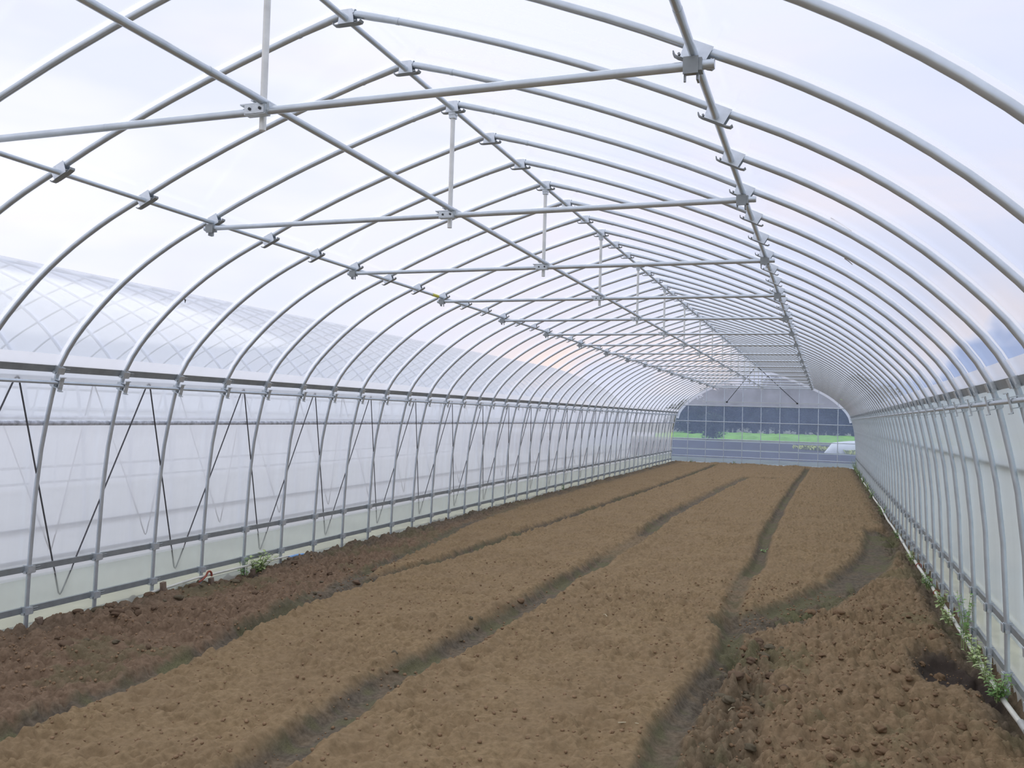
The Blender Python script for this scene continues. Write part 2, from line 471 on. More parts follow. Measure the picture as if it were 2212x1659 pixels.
# ----------------------------------------------------------------- gable wall frame
def halfw(z):
    if z <= 0: return PROF[1][0]
    return prof_at_z(min(z, 2.771))
def arch_z(x):
    x = abs(x)
    for (x0, z0), (x1, z1) in zip(PROF, PROF[1:]):
        if x1 <= x <= x0: return z0 + (z1 - z0) * (x0 - x) / max(1e-6, x0 - x1)
    return 0
yp = NB * SP + .032
for i in range(9):
    x = -2.10 + .522 * i
    mb = MB(); mb.tube([(x, yp, -.12), (x, yp, arch_z(x) - .02)], .0105, 8)
    tag(mb.build('gable_post', STEEL), f'thin upright pipe in the far gable wall, {ORD[i]} from its left edge', 'post', 'upright pipes of the far gable')
for j, z in enumerate((.20, .71, 1.222, 1.688, 2.25)):
    w = halfw(z) - .015; mb = MB(); mb.tube([(-w, yp - .021, z), (w, yp - .021, z)], .0105 if j != 3 else .014, 8)
    tag(mb.build('gable_rail', STEEL), f'horizontal pipe across the far gable wall, {ORD[j]} from the ground', 'rail', 'horizontal pipes of the far gable')
mb = MB(); mb.box((0, yp - .05, 1.803), (3.37, .034, .026))
tag(mb.build('gable_bar', STEELB), 'pale flat bar across the far gable where two braces end', 'bar')
for s in (-1, 1):
    mb = MB(); mb.tube([(s * .02, 21.75, 2.715), (s * .98, yp - .065, 1.805)], .0085, 8); mb.box((s * .98, yp - .072, 1.803), (.05, .02, .045))
    tag(mb.build('gable_brace', DARK), f'dark slanting brace from the ridge to the {side[s]} half of the far gable', 'brace', 'slanting gable braces')

# ----------------------------------------------------------------- covers (the room shell)
def sheet(name, prof, y0, y1, m, s=None, step=1.5):
    ny = max(1, int((y1 - y0) / step)); vs = []
    for j in range(ny + 1):
        y = y0 + (y1 - y0) * j / ny
        vs += [(x, y, z) for x, z in prof]
    n = len(prof)
    fs = [(j * n + i, j * n + i + 1, (j + 1) * n + i + 1, (j + 1) * n + i) for j in range(ny) for i in range(n - 1)]
    mb = MB(); mb.add(vs, fs, True); o = mb.build(name, m); return o
OP = offset_prof(RT + .0065)
top = [p for p in OP if p[1] > 1.44]
roofp = [(-x, z) for x, z in top] + [(x, z) for x, z in top[-2::-1]]
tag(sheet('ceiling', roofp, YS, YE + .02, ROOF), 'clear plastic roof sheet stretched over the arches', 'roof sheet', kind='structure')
def sprof(s, zs, d): return [(s * (prof_at_z(z) + d), z) for z in zs]
for s in (-1, 1):
    w = side[s]; m1 = SIDEL if s < 0 else SIDER
    curtain = [(s * (prof_at_z(z) + RT + d), z) for z, d in ((.25, .024), (.31, .024), (.5, .026), (.72, .030), (.9, .035), (1.05, .037), (1.15, .038))]
    o = sheet('wall_' + w, curtain, YS, YE, m1); tag(o, f'milky plastic curtain of the {w} side wall', 'wall sheet', kind='structure')
    up = [(s * (prof_at_z(z) + RT + d), z) for z, d in ((1.15, .038), (1.22, .037), (1.30, .032), (1.38, .027), (1.44, .022), (1.475, .022))]
    q = sheet('wall_upper_' + w, up, YS, YE, TOPL if s < 0 else SIDER); tag(q, f'upper strip of the {w} side wall under the eave', 'wall sheet', kind='structure')
    sk = sprof(s, [-.12, 0, .15, .27], RT + .020)
    q = sheet('wall_lower_' + w, sk, YS, YE, SKIRT); tag(q, f'clear plastic skirt at the foot of the {w} side wall', 'wall sheet', kind='structure')
    bz = sprof(s, [.252, .296], RT + .0175)
    q = sheet('trim_' + ('1' if s < 0 else '2'), bz, YS, YE, BAND); tag(q, f'white film overlap under the shin-high rail of the {w} wall', 'trim', kind='structure')
    bz = [(s * x, z) for x, z in offset_prof(RT + .004) if 1.45 < z < 1.56]
    bz = [(s * (prof_at_z(z) + .019), z) for z in (1.478, 1.50, 1.52, 1.545)]
    q = sheet('trim_' + ('3' if s < 0 else '4'), bz, YS, YE, BAND); tag(q, f'white film overlap above the eave rail of the {w} wall', 'trim', kind='structure')
def gable(name, zs, m, y, dw=0., inner=None):
    mb = MB(); vs = []; fs = []
    if inner is None:
        for z in zs: w = halfw(z) + dw; vs += [(-w + 2 * w * k / 8, y, z) for k in range(9)]
        for j in range(len(zs) - 1):
            for k in range(8): fs.append((j * 9 + k, j * 9 + k + 1, (j + 1) * 9 + k + 1, (j + 1) * 9 + k))
    mb.add(vs, fs); return mb.build(name, m)
tag(gable('wall_back', [-.12, 0, .4, .8, 1.154, 1.3, 1.4, 1.468, 1.567, 1.637, 1.69], GLOW, YE), 'clear plastic sheet of the far gable wall', 'wall sheet', kind='structure')
tag(gable('wall_upper_back', [1.69, 1.768, 1.829, 1.891, 1.952, 2.003, 2.1, 2.185, 2.277, 2.393, 2.518, 2.635, 2.716, 2.77], GUP, YE),
    'hazy plastic sheet closing the top of the far gable', 'wall sheet', kind='structure')
mb = MB(); o2 = offset_prof(.012); i2 = offset_prof(-.075)
seq_o = [(-x, z) for x, z in o2 if z > 1.2] + [(x, z) for x, z in o2[::-1] if z > 1.2]
seq_i = [(-x, z) for (x, z), q in zip(i2, o2) if q[1] > 1.2] + [(x, z) for (x, z), q in zip(i2[::-1], o2[::-1]) if q[1] > 1.2]
mb.add([(x, YE - .012, z) for x, z in seq_o] + [(x, YE - .012, z) for x, z in seq_i],
       [(i, i + 1, len(seq_o) + i + 1, len(seq_o) + i) for i in range(len(seq_o) - 1)])
tag(mb.build('trim_5', BAND), 'white film fold along the arch of the far gable', 'trim', kind='structure')

# ----------------------------------------------------------------- hold-down cords outside the walls
path = []
for k in range(-2, 23):
    for y, z in ((1.28 + k, 1.415), (1.775 + k, .115)):
        x = -(prof_at_z(z) + RT + .034); e = .012 if z > 1 else -.012
        path += [(x, y - .012, z - e), (x, y, z), (x, y + .012, z - e)]
mb = MB(); mb.tube(path, .0048, 6)
tag(mb.build('hold_down_cord', CORD), 'dark zigzag cord laced outside the left wall', 'cord')

# ----------------------------------------------------------------- soil
rs = np.random.RandomState(3)
def hash2(ix, iy, seed):
    h = (ix.astype(np.int64) * 374761393 + iy.astype(np.int64) * 668265263 + seed * 1442695041) & 0xFFFFFFFF
    h = ((h ^ (h >> 13)) * 1274126177) & 0xFFFFFFFF
    h = h ^ (h >> 16)
    return (h & 0xFFFFFF).astype(np.float64) / 0xFFFFFF
def vnoise(x, y, seed):
    ix, iy = np.floor(x), np.floor(y); fx, fy = x - ix, y - iy
    fx = fx * fx * (3 - 2 * fx); fy = fy * fy * (3 - 2 * fy)
    a, b = hash2(ix, iy, seed), hash2(ix + 1, iy, seed); c, d = hash2(ix, iy + 1, seed), hash2(ix + 1, iy + 1, seed)
    return (a + (b - a) * fx) * (1 - fy) + (c + (d - c) * fx) * fy
def fbm(x, y, seed, o=3):
    s, a, t = 0, 1., 0
    for i in range(o):
        s = s + a * (vnoise(x * 2 ** i, y * 2 ** i, seed + i) - .5); t += a; a *= .55
    return s / t
def lumps(x, y, size, seed, keep=1.):
    """rounded clods on a jittered grid: height 0..1"""
    gx, gy = x / size, y / size; ix, iy = np.floor(gx), np.floor(gy); best = np.zeros_like(x)
    for dx in (-1, 0, 1):
        for dy in (-1, 0, 1):
            cx, cy = ix + dx, iy + dy
            px = cx + .15 + .7 * hash2(cx, cy, seed); py = cy + .15 + .7 * hash2(cx, cy, seed + 5)
            r = .32 + .42 * hash2(cx, cy, seed + 9); on = hash2(cx, cy, seed + 11) < keep
            d2 = ((gx - px) ** 2 + (gy - py) ** 2) / r ** 2
            best = np.maximum(best, np.where(on, np.sqrt(np.clip(1 - d2, 0, 1)) * r * 1.6, 0))
    return best
def dist_line(x, y, pts):
    """distance to polyline and signed side"""
    best = np.full_like(x, 1e9); side_ = np.zeros_like(x)
    for (x0, y0), (x1, y1) in zip(pts, pts[1:]):
        dx, dy = x1 - x0, y1 - y0; L = dx * dx + dy * dy
        t = np.clip(((x - x0) * dx + (y - y0) * dy) / L, 0, 1)
        ex, ey = x - x0 - t * dx, y - y0 - t * dy; d = np.hypot(ex, ey); m = d < best
        best = np.where(m, d, best); side_ = np.where(m, np.sign(ex * dy - ey * dx), side_)
    return best, side_
F1 = [(-1.15, -3), (-1.2, -.5), (-1.22, .19), (-1.28, .51), (-1.28, .82), (-1.33, 1.53), (-1.44, 2.03), (-1.49, 2.64), (-1.52, 3.7), (-1.38, 4.57), (-1.35, 6.3), (-1.29, 9.8), (-1.19, 15.6), (-1.18, 23.12)]
F1B = [(-1.44, 2.03), (-1.56, 2.71), (-1.62, 3.46), (-1.77, 4.42), (-1.92, 5.58), (-2.16, 7.12), (-2.3, 9.5), (-2.35, 14), (-2.35, 23.5)]
F2 = [(-.12, -3), (-.15, .33), (-.19, .82), (-.24, 1.53), (-.17, 2.24), (-.15, 2.94), (-.17, 4.03), (-.13, 5.34), (-.12, 7.46), (-.22, 8.87), (-.15, 11.38), (0, 16.59), (.1, 18.17), (1.05, 18.12)]
F3 = [(1.15, -3), (1.15, .9), (1.14, 1.41), (1.22, 2.36), (1.23, 2.99), (1.14, 3.89), (1.12, 4.81), (1.18, 5.94), (1.12, 7.77), (1.13, 11.86), (1.19, 16.82), (1.3, 23.38)]
F3B = [(1.23, 3.4), (1.5, 3.92), (1.8, 4.9), (2.1, 6.2), (2.29, 7.5), (2.36, 9.2)]
def soil(x, y):
    wx = x + .05 * fbm(x * 2.3, y * 1.6, 70) + .012 * fbm(x * 5, y * 4, 75); wy = y + .05 * fbm(x * 2.3, y * 2.3, 80)
    d1, _ = dist_line(wx, wy, F1); d1b, s1b = dist_line(wx, wy, F1B); d2, _ = dist_line(wx, wy, F2)
    d3, s3 = dist_line(wx, wy, F3); d3b, s3b = dist_line(wx, wy, F3B)
    sm = lambda a, b, v: (lambda t: t * t * (3 - 2 * t))(np.clip((v - a) / (b - a), 0, 1))
    # rough strips
    edge_l = np.interp(y, [p[1] for p in F1], [p[0] for p in F1]); edge_lb = np.interp(y, [p[1] for p in F1B], [p[0] for p in F1B])
    rl = np.where(y < 2.0, sm(0, .10, edge_l - wx), sm(0, .12, edge_lb - wx)) * (1 - .5 * sm(10, 16, y))
    nearR = sm(0, .12, wx - np.interp(y, [p[1] for p in F3], [p[0] for p in F3])) * (1 - sm(3.2, 3.6, y - np.clip((wx - 1.23) * 2.6, -.3, 3.2)))
    rr = np.clip(nearR + sm(2.28, 2.4, wx) * (1 - .5 * sm(10, 16, y)), 0, 1)
    rough = np.clip(rl + rr, 0, 1)
    crisp = lambda d, w, e: 1 - sm(w - e, w + e, d)
    trench = sm(1.16, 1.24, wx) * (1 - sm(1.42, 1.56, wx)) * (1 - sm(2.6, 3.5, y))
    h = .012 * fbm(x * 1.6, y * 1.2, 1) + .009 * fbm(x * 7, y * 7, 4, 3) + .008 * fbm(x * 22, y * 22, 8, 2) - .020 * rough
    # pits and crumbs on the raked beds
    fine = -.026 * np.clip(lumps(x, y, .075, 21, .32) - .18, 0, 1) * (1 - rough) * (.4 + vnoise(x * 2, y * 2, 90))
    fine += (.017 * lumps(x, y, .046, 33, .36) + .013 * lumps(x, y, .027, 36, .5)) * (1 - rough) * (.5 + .9 * vnoise(x * 4, y * 4, 92))
    big = np.maximum(.040 * lumps(x, y, .115, 41, .30), .034 * lumps(x, y, .066, 52, .50)) + .022 * lumps(x, y, .038, 60, .6) + .012 * lumps(x, y, .024, 63, .7)
    h += rough * (big * (.7 + .6 * vnoise(x * 3, y * 3, 95)) - .012) + rough * .014 * fbm(x * 4, y * 4, 99)
    h += trench * (.040 * lumps(x, y, .070, 45, .85) + .02 * lumps(x, y, .036, 47, .8))
    # furrows
    v1 = crisp(d1, .062, .040); v1b = crisp(d1b, .060, .040) * (1 - .6 * sm(5, 9, y))
    v2 = crisp(d2, .080, .048) * (1 - .75 * sm(5.2, 5.8, y) * (1 - sm(7.0, 7.6, y))) * (1 - .45 * sm(9, 12, y))
    v3 = crisp(d3, .058, .040) * (1 - .6 * sm(3.2, 4.0, y) * (1 - sm(5.0, 5.6, y)))
    v3b = crisp(d3b, .16, .06)
    h -= .048 * v1 + .040 * v1b + .055 * v2 + .050 * v3 + .060 * v3b + .060 * trench
    h += fine * (1 - .85 * np.maximum.reduce([v1, v1b, v2, v3, v3b]))
    # thrown-up lips beside the furrows
    for d, o_ in ((d1, .13), (d2, .155), (d3, .14)): h += .016 * np.exp(-((d - o_) / .045) ** 2) * (.4 + 1.2 * vnoise(x * 6, y * 5, 19))
    # faint rake tracks
    h += .004 * np.sin(x * 46 + 3 * vnoise(x, y * .7, 7)) * (1 - rough) * vnoise(x * 1.3, y * .5, 17)
    # ditch along the right wall, dug hole and spoil heap
    h -= .060 * np.exp(-((x - 2.52) / .07) ** 2) * sm(1.2, 2., y) * (1 - .6 * sm(9, 13, y)) * (.6 + .6 * vnoise(x, y * 1.4, 23))
    hole = np.exp(-(((wx - 2.36) / .155) ** 2 + ((wy - 2.94) / .36) ** 2) ** 2); hole2 = np.exp(-(((wx - 2.52) / .06) ** 2 + ((wy - 2.68) / .34) ** 2) ** 2)
    h = h * (1 - .7 * hole) - .105 * hole - .07 * hole2
    h += .012 * np.exp(-(((x - 2.38) / .08) ** 2 + ((y - 2.40) / .12) ** 2)) + .020 * np.exp(-(((x - 2.15) / .07) ** 2 + ((y - 3.0) / .25) ** 2))
    # low bank along the left wall, scraped hollow by the white tube
    bank = np.exp(-((x + 2.49) / .08) ** 2)
    h += .034 * bank * (1.2 * vnoise(x * 7, y * 5, 31)) * (1 - sm(2.75, 3.0, y) * (1 - sm(3.6, 3.9, y))) - .040 * (1 - sm(-2.56, -2.40, x))
    dug = np.exp(-(((wx + 2.44) / .085) ** 2 + ((wy - 3.25) / .34) ** 2) ** 2); h -= .060 * dug
    # heap of soil at the gable foot
    h += .05 * np.exp(-((y - 23.8) / .25) ** 2) * vnoise(x * 3.3, y * 2, 27)
    n1 = vnoise(x * 5, y * 5, 61); n2 = vnoise(x * 14, y * 14, 64)
    wet = np.clip(np.maximum.reduce([v1 * 1.6, v1b * 1.4, v2 * 1.6, v3 * 1.5, v3b * 1.3, .45 * trench]), 0, 1)
    wet = np.clip(wet * (.70 + .55 * n2), 0, 1)
    wet = np.maximum(wet, np.clip(1.6 * hole + 1.5 * hole2 + 1.3 * dug, 0, 1))
    wet = np.maximum(wet, .85 * np.exp(-((x - 2.52) / .10) ** 2) * sm(1.5, 2.2, y))
    wet = np.maximum(wet, .95 * np.exp(-((x + 2.46) / .20) ** 2) * (.4 + .9 * n1) * (.45 + .55 * sm(3, 5, y)))
    fur = np.clip(np.maximum.reduce([v1 * 1.3, v1b * .8, v2 * 1.3, v3 * 1.3, v3b * 1.2, .35 * trench]), 0, 1)
    patch = sm(.46, .66, vnoise(x * 2.2, y * 1.7, 66) * .55 + n2 * .45)
    moss = fur * patch * .75 + rough * .45 * sm(.56, .72, vnoise(x * 2.6, y * 2.2, 68) * .65 + n2 * .35)
    moss = np.clip(moss * (1 - np.clip(1.5 * hole + hole2, 0, 1)), 0, 1)
    return h, wet, moss, np.where(x < 0, rough, rough * .25), np.clip(1.5 * hole + 1.2 * hole2 + .9 * dug, 0, 1) * .9
def soil_z(x, y): return float(soil(np.array([float(x)]), np.array([float(y)]))[0][0])

xs = np.arange(-2.66, 2.661, .0085); ys = [-4.9]
while ys[-1] < 24.05:
    y = ys[-1]; ys.append(y + (.25 if y < -.3 else max(.0085, .0036 * (y + 2.4))))
ys = np.array(ys); X, Y = np.meshgrid(xs, ys)
H, Wt, Mo, Ro, Da = soil(X.ravel(), Y.ravel())
nx, ny = len(xs), len(ys)
me = bpy.data.meshes.new('floor')
me.vertices.add(nx * ny); me.vertices.foreach_set('co', np.stack([X.ravel(), Y.ravel(), H], 1).ravel().astype(np.float32))
I = (np.arange(ny - 1)[:, None] * nx + np.arange(nx - 1)[None, :]).ravel()
quads = np.stack([I, I + 1, I + nx + 1, I + nx], 1).astype(np.int32)
me.loops.add(quads.size); me.loops.foreach_set('vertex_index', quads.ravel())
me.polygons.add(len(quads)); me.polygons.foreach_set('loop_start', np.arange(0, quads.size, 4, dtype=np.int32))
me.update(calc_edges=True); me.polygons.foreach_set('use_smooth', np.ones(len(quads), dtype=bool))
for nm, a in (('wet', Wt), ('moss', Mo), ('rough', Ro), ('damp', Da)):
    at = me.attributes.new(nm, 'FLOAT', 'POINT'); at.data.foreach_set('value', a.astype(np.float32))
me.materials.append(SOIL); me.update()
tag(link('floor', me), 'tilled brown soil floor with dark furrows running to the far gable', 'soil', kind='structure')

# loose clods
def clod_mesh(seed, m):
    import bmesh
    bm = bmesh.new(); bmesh.ops.create_icosphere(bm, subdivisions=3, radius=1.)
    r = np.random.RandomState(seed); ph = r.rand(5, 3) * 6.3; fr = r.rand(5, 3) * 3.2 + .8
    for v in bm.verts:
        p = np.array(v.co); d = sum(.13 / (1 + .35 * i) * math.sin(float(fr[i] @ p) * (1 + .5 * i) + ph[i, 0]) for i in range(5))
        v.co = v.co * (1 + d) * 1.0
        v.co.z *= .72
    me = bpy.data.meshes.new('soil_clod'); bm.to_mesh(me); bm.free()
    me.polygons.foreach_set('use_smooth', [True] * len(me.polygons)); me.materials.append(m); return me
CM = {k: [clod_mesh(10 * j + i, m) for i in range(5)] for j, (k, m) in enumerate((('dry', CLOD), ('grey', CLODG), ('red', CLODR)))}
def clods(count, fx, fy, smin, smax, kinds, label, group, seed):
    r = random.Random(seed)
    for _ in range(count):
        y = fy(r); x = fx(r, y); s = smin * (smax / smin) ** (r.random() ** 1.8)
        o = link('soil_clod', r.choice(CM[r.choice(kinds)]))
        o.scale = (s * r.uniform(.85, 1.3), s * r.uniform(.85, 1.3), s * r.uniform(.75, 1.1)); o.rotation_euler = (0, 0, r.uniform(0, 6.3))
        o.location = (x, y, soil_z(x, y) + s * .26)
        tag(o, label, 'clod', group)
clods(118, lambda r, y: r.uniform(1.52, 2.40), lambda r: .5 + 4.2 * r.random() ** 1.2, .010, .036, ('dry',), 'loose brown clod on the rough strip beside the right wall', 'clods on the right strip', 1)
clods(72, lambda r, y: r.gauss(1.38, .08), lambda r: r.uniform(.6, 3.0), .012, .036, ('dry', 'grey', 'red'), 'loose clod in the rubble filled trench left of the rough strip', 'clods in the trench', 2)
clods(72, lambda r, y: r.uniform(-2.45, -1.5), lambda r: r.uniform(1.0, 4.2), .010, .032, ('red', 'red', 'grey'), 'loose reddish clod on the rough strip beside the left wall', 'clods on the left strip', 3)
clods(20, lambda r, y: r.gauss(-2.52, .02), lambda r: r.uniform(1.3, 3.0), .024, .048, ('red', 'grey'), 'big clod heaped at the foot of the left wall', 'clods at the left wall foot', 4)
clods(12, lambda r, y: np.interp(y, [p[1] for p in F2], [p[0] for p in F2]) + r.choice((-1, 1)) * r.uniform(.06, .14), lambda r: r.uniform(.5, 3.5), .012, .024, ('dry', 'grey'), 'small clod on the lip of the middle furrow', 'clods on the middle furrow', 5)

# crumbs too small and too many to count
def crumbs():
    r = np.random.RandomState(12); mb = MB()
    t = (1 + 5 ** .5) / 2
    iv = np.array([(-1, t, 0), (1, t, 0), (-1, -t, 0), (1, -t, 0), (0, -1, t), (0, 1, t), (0, -1, -t), (0, 1, -t), (t, 0, -1), (t, 0, 1), (-t, 0, -1), (-t, 0, 1)]) / 1.9
    fc = [(0, 11, 5), (0, 5, 1), (0, 1, 7), (0, 7, 10), (0, 10, 11), (1, 5, 9), (5, 11, 4), (11, 10, 2), (10, 7, 6), (7, 1, 8), (3, 9, 4), (3, 4, 2), (3, 2, 6), (3, 6, 8), (3, 8, 9), (4, 9, 5), (2, 4, 11), (6, 2, 10), (8, 6, 7), (9, 8, 1)]
    xs_, ys_ = [], []
    for n_, x0, x1, y0, y1 in ((2600, 1.2, 2.45, .3, 5.0), (1500, -2.5, -1.45, .6, 4.5), (1500, -1.2, 1.1, .2, 5.0)):
        xs_.append(r.uniform(x0, x1, n_)); ys_.append(y0 + (y1 - y0) * r.rand(n_) ** 1.3)
    X_, Y_ = np.concatenate(xs_), np.concatenate(ys_); Z_ = soil(X_, Y_)[0]
    for x, y, z in zip(X_, Y_, Z_):
        sz = .0035 + .0075 * r.rand() ** 2.2
        v = iv * (sz * (.75 + .5 * r.rand(12, 1))) * (1, 1, .8) + (x, y, z + sz * .3)
        mb.add(v.tolist(), fc, True)
    tag(mb.build('soil_crumbs', CLOD), 'fine crumbs of soil strewn over the tilled strips', 'crumbs', kind='stuff')
crumbs()

# straws on the raked bed
for (x, y, a, L, lab) in ((.93, 1.28, .2, .10, 'pale straw lying on the raked bed nearest the camera'), (1.33, 1.75, 1.2, .06, 'pale straw in the rubble filled trench'), (.45, 3.1, 2.2, .06, 'short pale straw on the middle bed')):
    mb = MB(); z = soil_z(x, y) + .008
    mb.tube([(x, y, z), (x + math.cos(a) * L / 2, y + math.sin(a) * L / 2, z + .006), (x + math.cos(a) * L, y + math.sin(a) * L, z)], .0028, 6)
    tag(mb.build('straw', STRAW), lab, 'straw', 'straws on the soil')

# ----------------------------------------------------------------- tubes, pegs, scraps along the walls
t = empty('water_pipe', (2.535, 0, .025)); tag(t, 'thin white water pipe lying along the foot of the right wall', 'pipe', 'water pipes on the soil')
mb = MB(); path = [(0.006 * math.sin(y * 1.7), y, soil_z(2.535, y) * .25 + .004 * math.sin(y * 2.3)) for y in np.arange(.6, 23.9, .25)]
mb.tube(path, .0125, 10); mb.build('pipe', WHITEP, t)
for y in (1.93, 3.62, 5.6, 8.1, 11.2):
    mb = MB(); mb.tube([(.006 * math.sin(y * 1.7), y - .06, soil_z(2.535, y) * .25), (.006 * math.sin(y * 1.7), y + .06, soil_z(2.535, y) * .25)], .0165, 10); tag(mb.build('sleeve', SLEEVE, t), 'grey pipe sleeve')
for y in (5.02, 6.35):
    mb = MB(); mb.tube([(.022 * math.cos(a), y, .020 * math.sin(a) - .004) for a in np.linspace(0, 6.28, 13)], .0045, 6); tag(mb.build('pipe_ring', RED, t), 'rust red ring')
t = empty('water_pipe', (-2.535, 0, .02)); tag(t, 'thin white tube half buried along the foot of the left wall', 'pipe', 'water pipes on the soil')
mb = MB(); mb.tube([(0, 2.45, -.01), (0, 2.9, .012), (.004, 3.4, .012), (0, 4.1, .006), (0, 4.4, -.02)], .009, 8); mb.build('pipe', WHITEP, t)
mb = MB(); mb.tube([(-2.515, 3.02 + .030 * math.cos(a), .030 + .034 * math.sin(a)) for a in np.linspace(-.2, 2.9, 11)] + [(-2.51, 2.95, .02), (-2.505, 2.90, .008)], .0075, 8)
tag(mb.build('hose_hook', RED), 'bent rust red hook on the white tube by the left wall', 'hook')
mb = MB(); mb.tube([(-2.52, 4.05, .018), (-2.522, 4.16, .020), (-2.52, 4.27, .014)], .010, 8)
tag(mb.build('tube_scrap', BLUE), 'pale blue tube scrap at the foot of the left wall', 'scrap')
for n, w in ((3, 'nearest'), (5, 'second'), (6, 'third'), (7, 'fourth'), (8, 'farthest')):
    x, y = -2.50, n * SP + .03; z = soil_z(x, y)
    mb = MB(); mb.box((x, y, z + .012), (.026, .034, .10), Matrix.Rotation(.12, 3, 'X'))
    tag(mb.build('wooden_peg', WOOD), f'small brown peg at an arch foot of the left wall, {w} of five', 'peg', 'pegs along the left wall')

# ----------------------------------------------------------------- weeds
def leaf(mb, base, d, L, W, up=.35):
    d = Vector(d).normalized(); sidev = d.cross(Vector((0, 0, 1)))
    if sidev.length < .01: sidev = Vector((1, 0, 0))
    sidev.normalize(); nrm = sidev.cross(d); base = Vector(base); pts = []
    prof = ((0, .08), (.25, .75), (.5, 1.), (.75, .7), (1., .03))
    for t_, w in prof:
        c = base + d * (L * t_) + Vector((0, 0, -L * up * t_ * t_))
        pts += [c - sidev * W * w / 2 + nrm * W * .12 * w, c, c + sidev * W * w / 2 + nrm * W * .12 * w]
    mb.add(pts, [(3 * i + k, 3 * i + k + 1, 3 * i + 4 + k, 3 * i + 3 + k) for i in range(4) for k in (0, 1)], True)
def weed(name, x, y, h, spread, nst, lf, lab, m=LEAF, seed=0, lean=(0, 0), z=None, ls=1.):
    r = random.Random(seed); z = soil_z(x, y) if z is None else z
    root = empty(name, (x, y, z)); tag(root, lab, 'weed', 'weeds along the walls')
    st = MB(); lv = MB()
    for i in range(nst):
        a = r.uniform(0, 6.28); hh = h * r.uniform(.55, 1.); e = Vector((math.cos(a) * spread * r.uniform(.2, 1) + lean[0], math.sin(a) * spread * r.uniform(.3, 1) * 1.4 + lean[1], hh))
        b = Vector((r.uniform(-.02, .02), r.uniform(-.04, .04), -.015)); path = []
        for k in range(6):
            q = k / 5; path.append(b + Vector((e.x * q ** 1.5, e.y * q ** 1.5, e.z * q)))
        st.tube(path, [.0028 * (1 - .6 * k / 5) for k in range(6)], 5)
        nl = int(lf * hh / h * r.uniform(.8, 1.2)) + 2
        for j in range(nl):
            q = .2 + .8 * j / nl; k = min(4, int(q * 5)); p = path[k].lerp(path[k + 1], q * 5 - k)
            aa = r.uniform(0, 6.28); L = ls * r.uniform(.022, .05) * (1.15 - .4 * q)
            leaf(lv, p, (math.cos(aa), math.sin(aa), r.uniform(.0, .7)), L, L * r.uniform(.35, .6), r.uniform(.1, .5))
    st.build('stem', STEMM, root); lv.build('foliage', m, root)
weed('weed_plant', -2.52, 3.62, .17, .12, 18, 9, 'pale green leafy weed clump by the white tube, left wall', LEAFP, 1, (.03, .02), ls=1.35)
weed('weed_plant', -2.55, 3.48, .17, .04, 5, 8, 'darker green weed standing against a left wall arch pipe', LEAF, 2)
weed('weed_plant', -2.55, 12.4, .16, .05, 5, 7, 'small lone weed at the middle of the left wall foot', LEAF, 3)
for i, (y, h, sp, ns, lab, m) in enumerate((
        (3.42, .34, .07, 7, 'tallest green weed, in front of the right wall above the dug hole', LEAF),
        (3.02, .17, .08, 9, 'bushy pale weed just beyond the dug hole by the right wall', LEAFP),
        (2.72, .14, .06, 6, 'yellowing weed beside the dug hole at the right wall', LEAFP),
        (2.38, .15, .07, 11, 'bright green weed nearest the camera on the right wall foot', LEAF),
        (4.05, .12, .06, 6, 'low weed next beyond the tallest weed, right wall', LEAFP),
        (4.62, .13, .06, 8, 'thin weed by the nearer red pipe ring, right wall', LEAFP),
        (5.35, .14, .06, 8, 'leafy weed between the two red pipe rings, right wall', LEAF),
        (6.7, .13, .05, 7, 'small weed just beyond the farther red pipe ring, right wall', LEAFP),
        (8.6, .13, .05, 6, 'small weed a third of the way down the right wall', LEAF),
        (11.3, .18, .06, 7, 'weed nearly half way down the right wall', LEAF),
        (14.2, .20, .06, 8, 'weed just past the middle of the right wall', LEAF),
        (15.9, .22, .07, 9, 'pale weed two thirds down the right wall', LEAFP),
        (18.0, .22, .08, 9, 'dark green weed nearer part of the far right weed bed', LEAF),
        (19.6, .30, .10, 12, 'tall weed in the far right weed bed', LEAF),
        (21.2, .28, .10, 12, 'pale weed in the far right weed bed', LEAFP),
        (22.8, .40, .12, 14, 'biggest weed in the far right corner by the gable', LEAF))):
    weed('weed_plant', 2.515, y, h, sp, ns, 8 + int(h * 20), lab, m, 20 + i, (-.01, 0), z=.0)
weed('weed_plant', 1.16, 7.0, .05, .07, 8, 4, 'low green sprouts in the right hand furrow', LEAF, 50)
weed('weed_plant', -.72, 23.7, .10, .06, 5, 4, 'small weed at the gable foot left of its middle', LEAF, 51)
weed('weed_plant', -1.95, 23.75, .10, .06, 5, 4, 'small weed at the gable foot near its left corner', LEAF, 52)

# specks lying on the roof sheet
def roof_pt(x): # x -> z on the sheet
    return arch_z(x) + .030
for (x, y, L, a, m, nm, lab) in ((-2.02, 2.05, .05, 1.0, DARK, 'dead_leaf', 'dark leaf speck lying on the left roof sheet near its lower edge'),
                            (1.73, 1.52, .09, .4, WOOD, 'twig', 'thin twig on the right roof sheet, the nearer one'),
                            (1.80, 2.25, .06, .9, WOOD, 'twig', 'thin twig on the right roof sheet, the farther one'),
                            (-.75, 3.6, .06, .6, WOOD, 'twig', 'thin twig on the left roof sheet between post and purlin')):
    mb = MB(); z0 = roof_pt(x); x2 = x + math.cos(a) * L * (1 if x > 0 else -1); z2 = roof_pt(x2)
    mb.tube([(x, y, z0), ((x + x2) / 2, y + math.sin(a) * L * .7, (z0 + z2) / 2 + .004), (x2, y + math.sin(a) * L, z2)], [.003, .005 if nm != 'twig' else .0025, .0015], 6)
    tag(mb.build(nm, m), lab, nm.replace('_', ' '))
mb = MB(); x = 2.22; z = roof_pt(x)
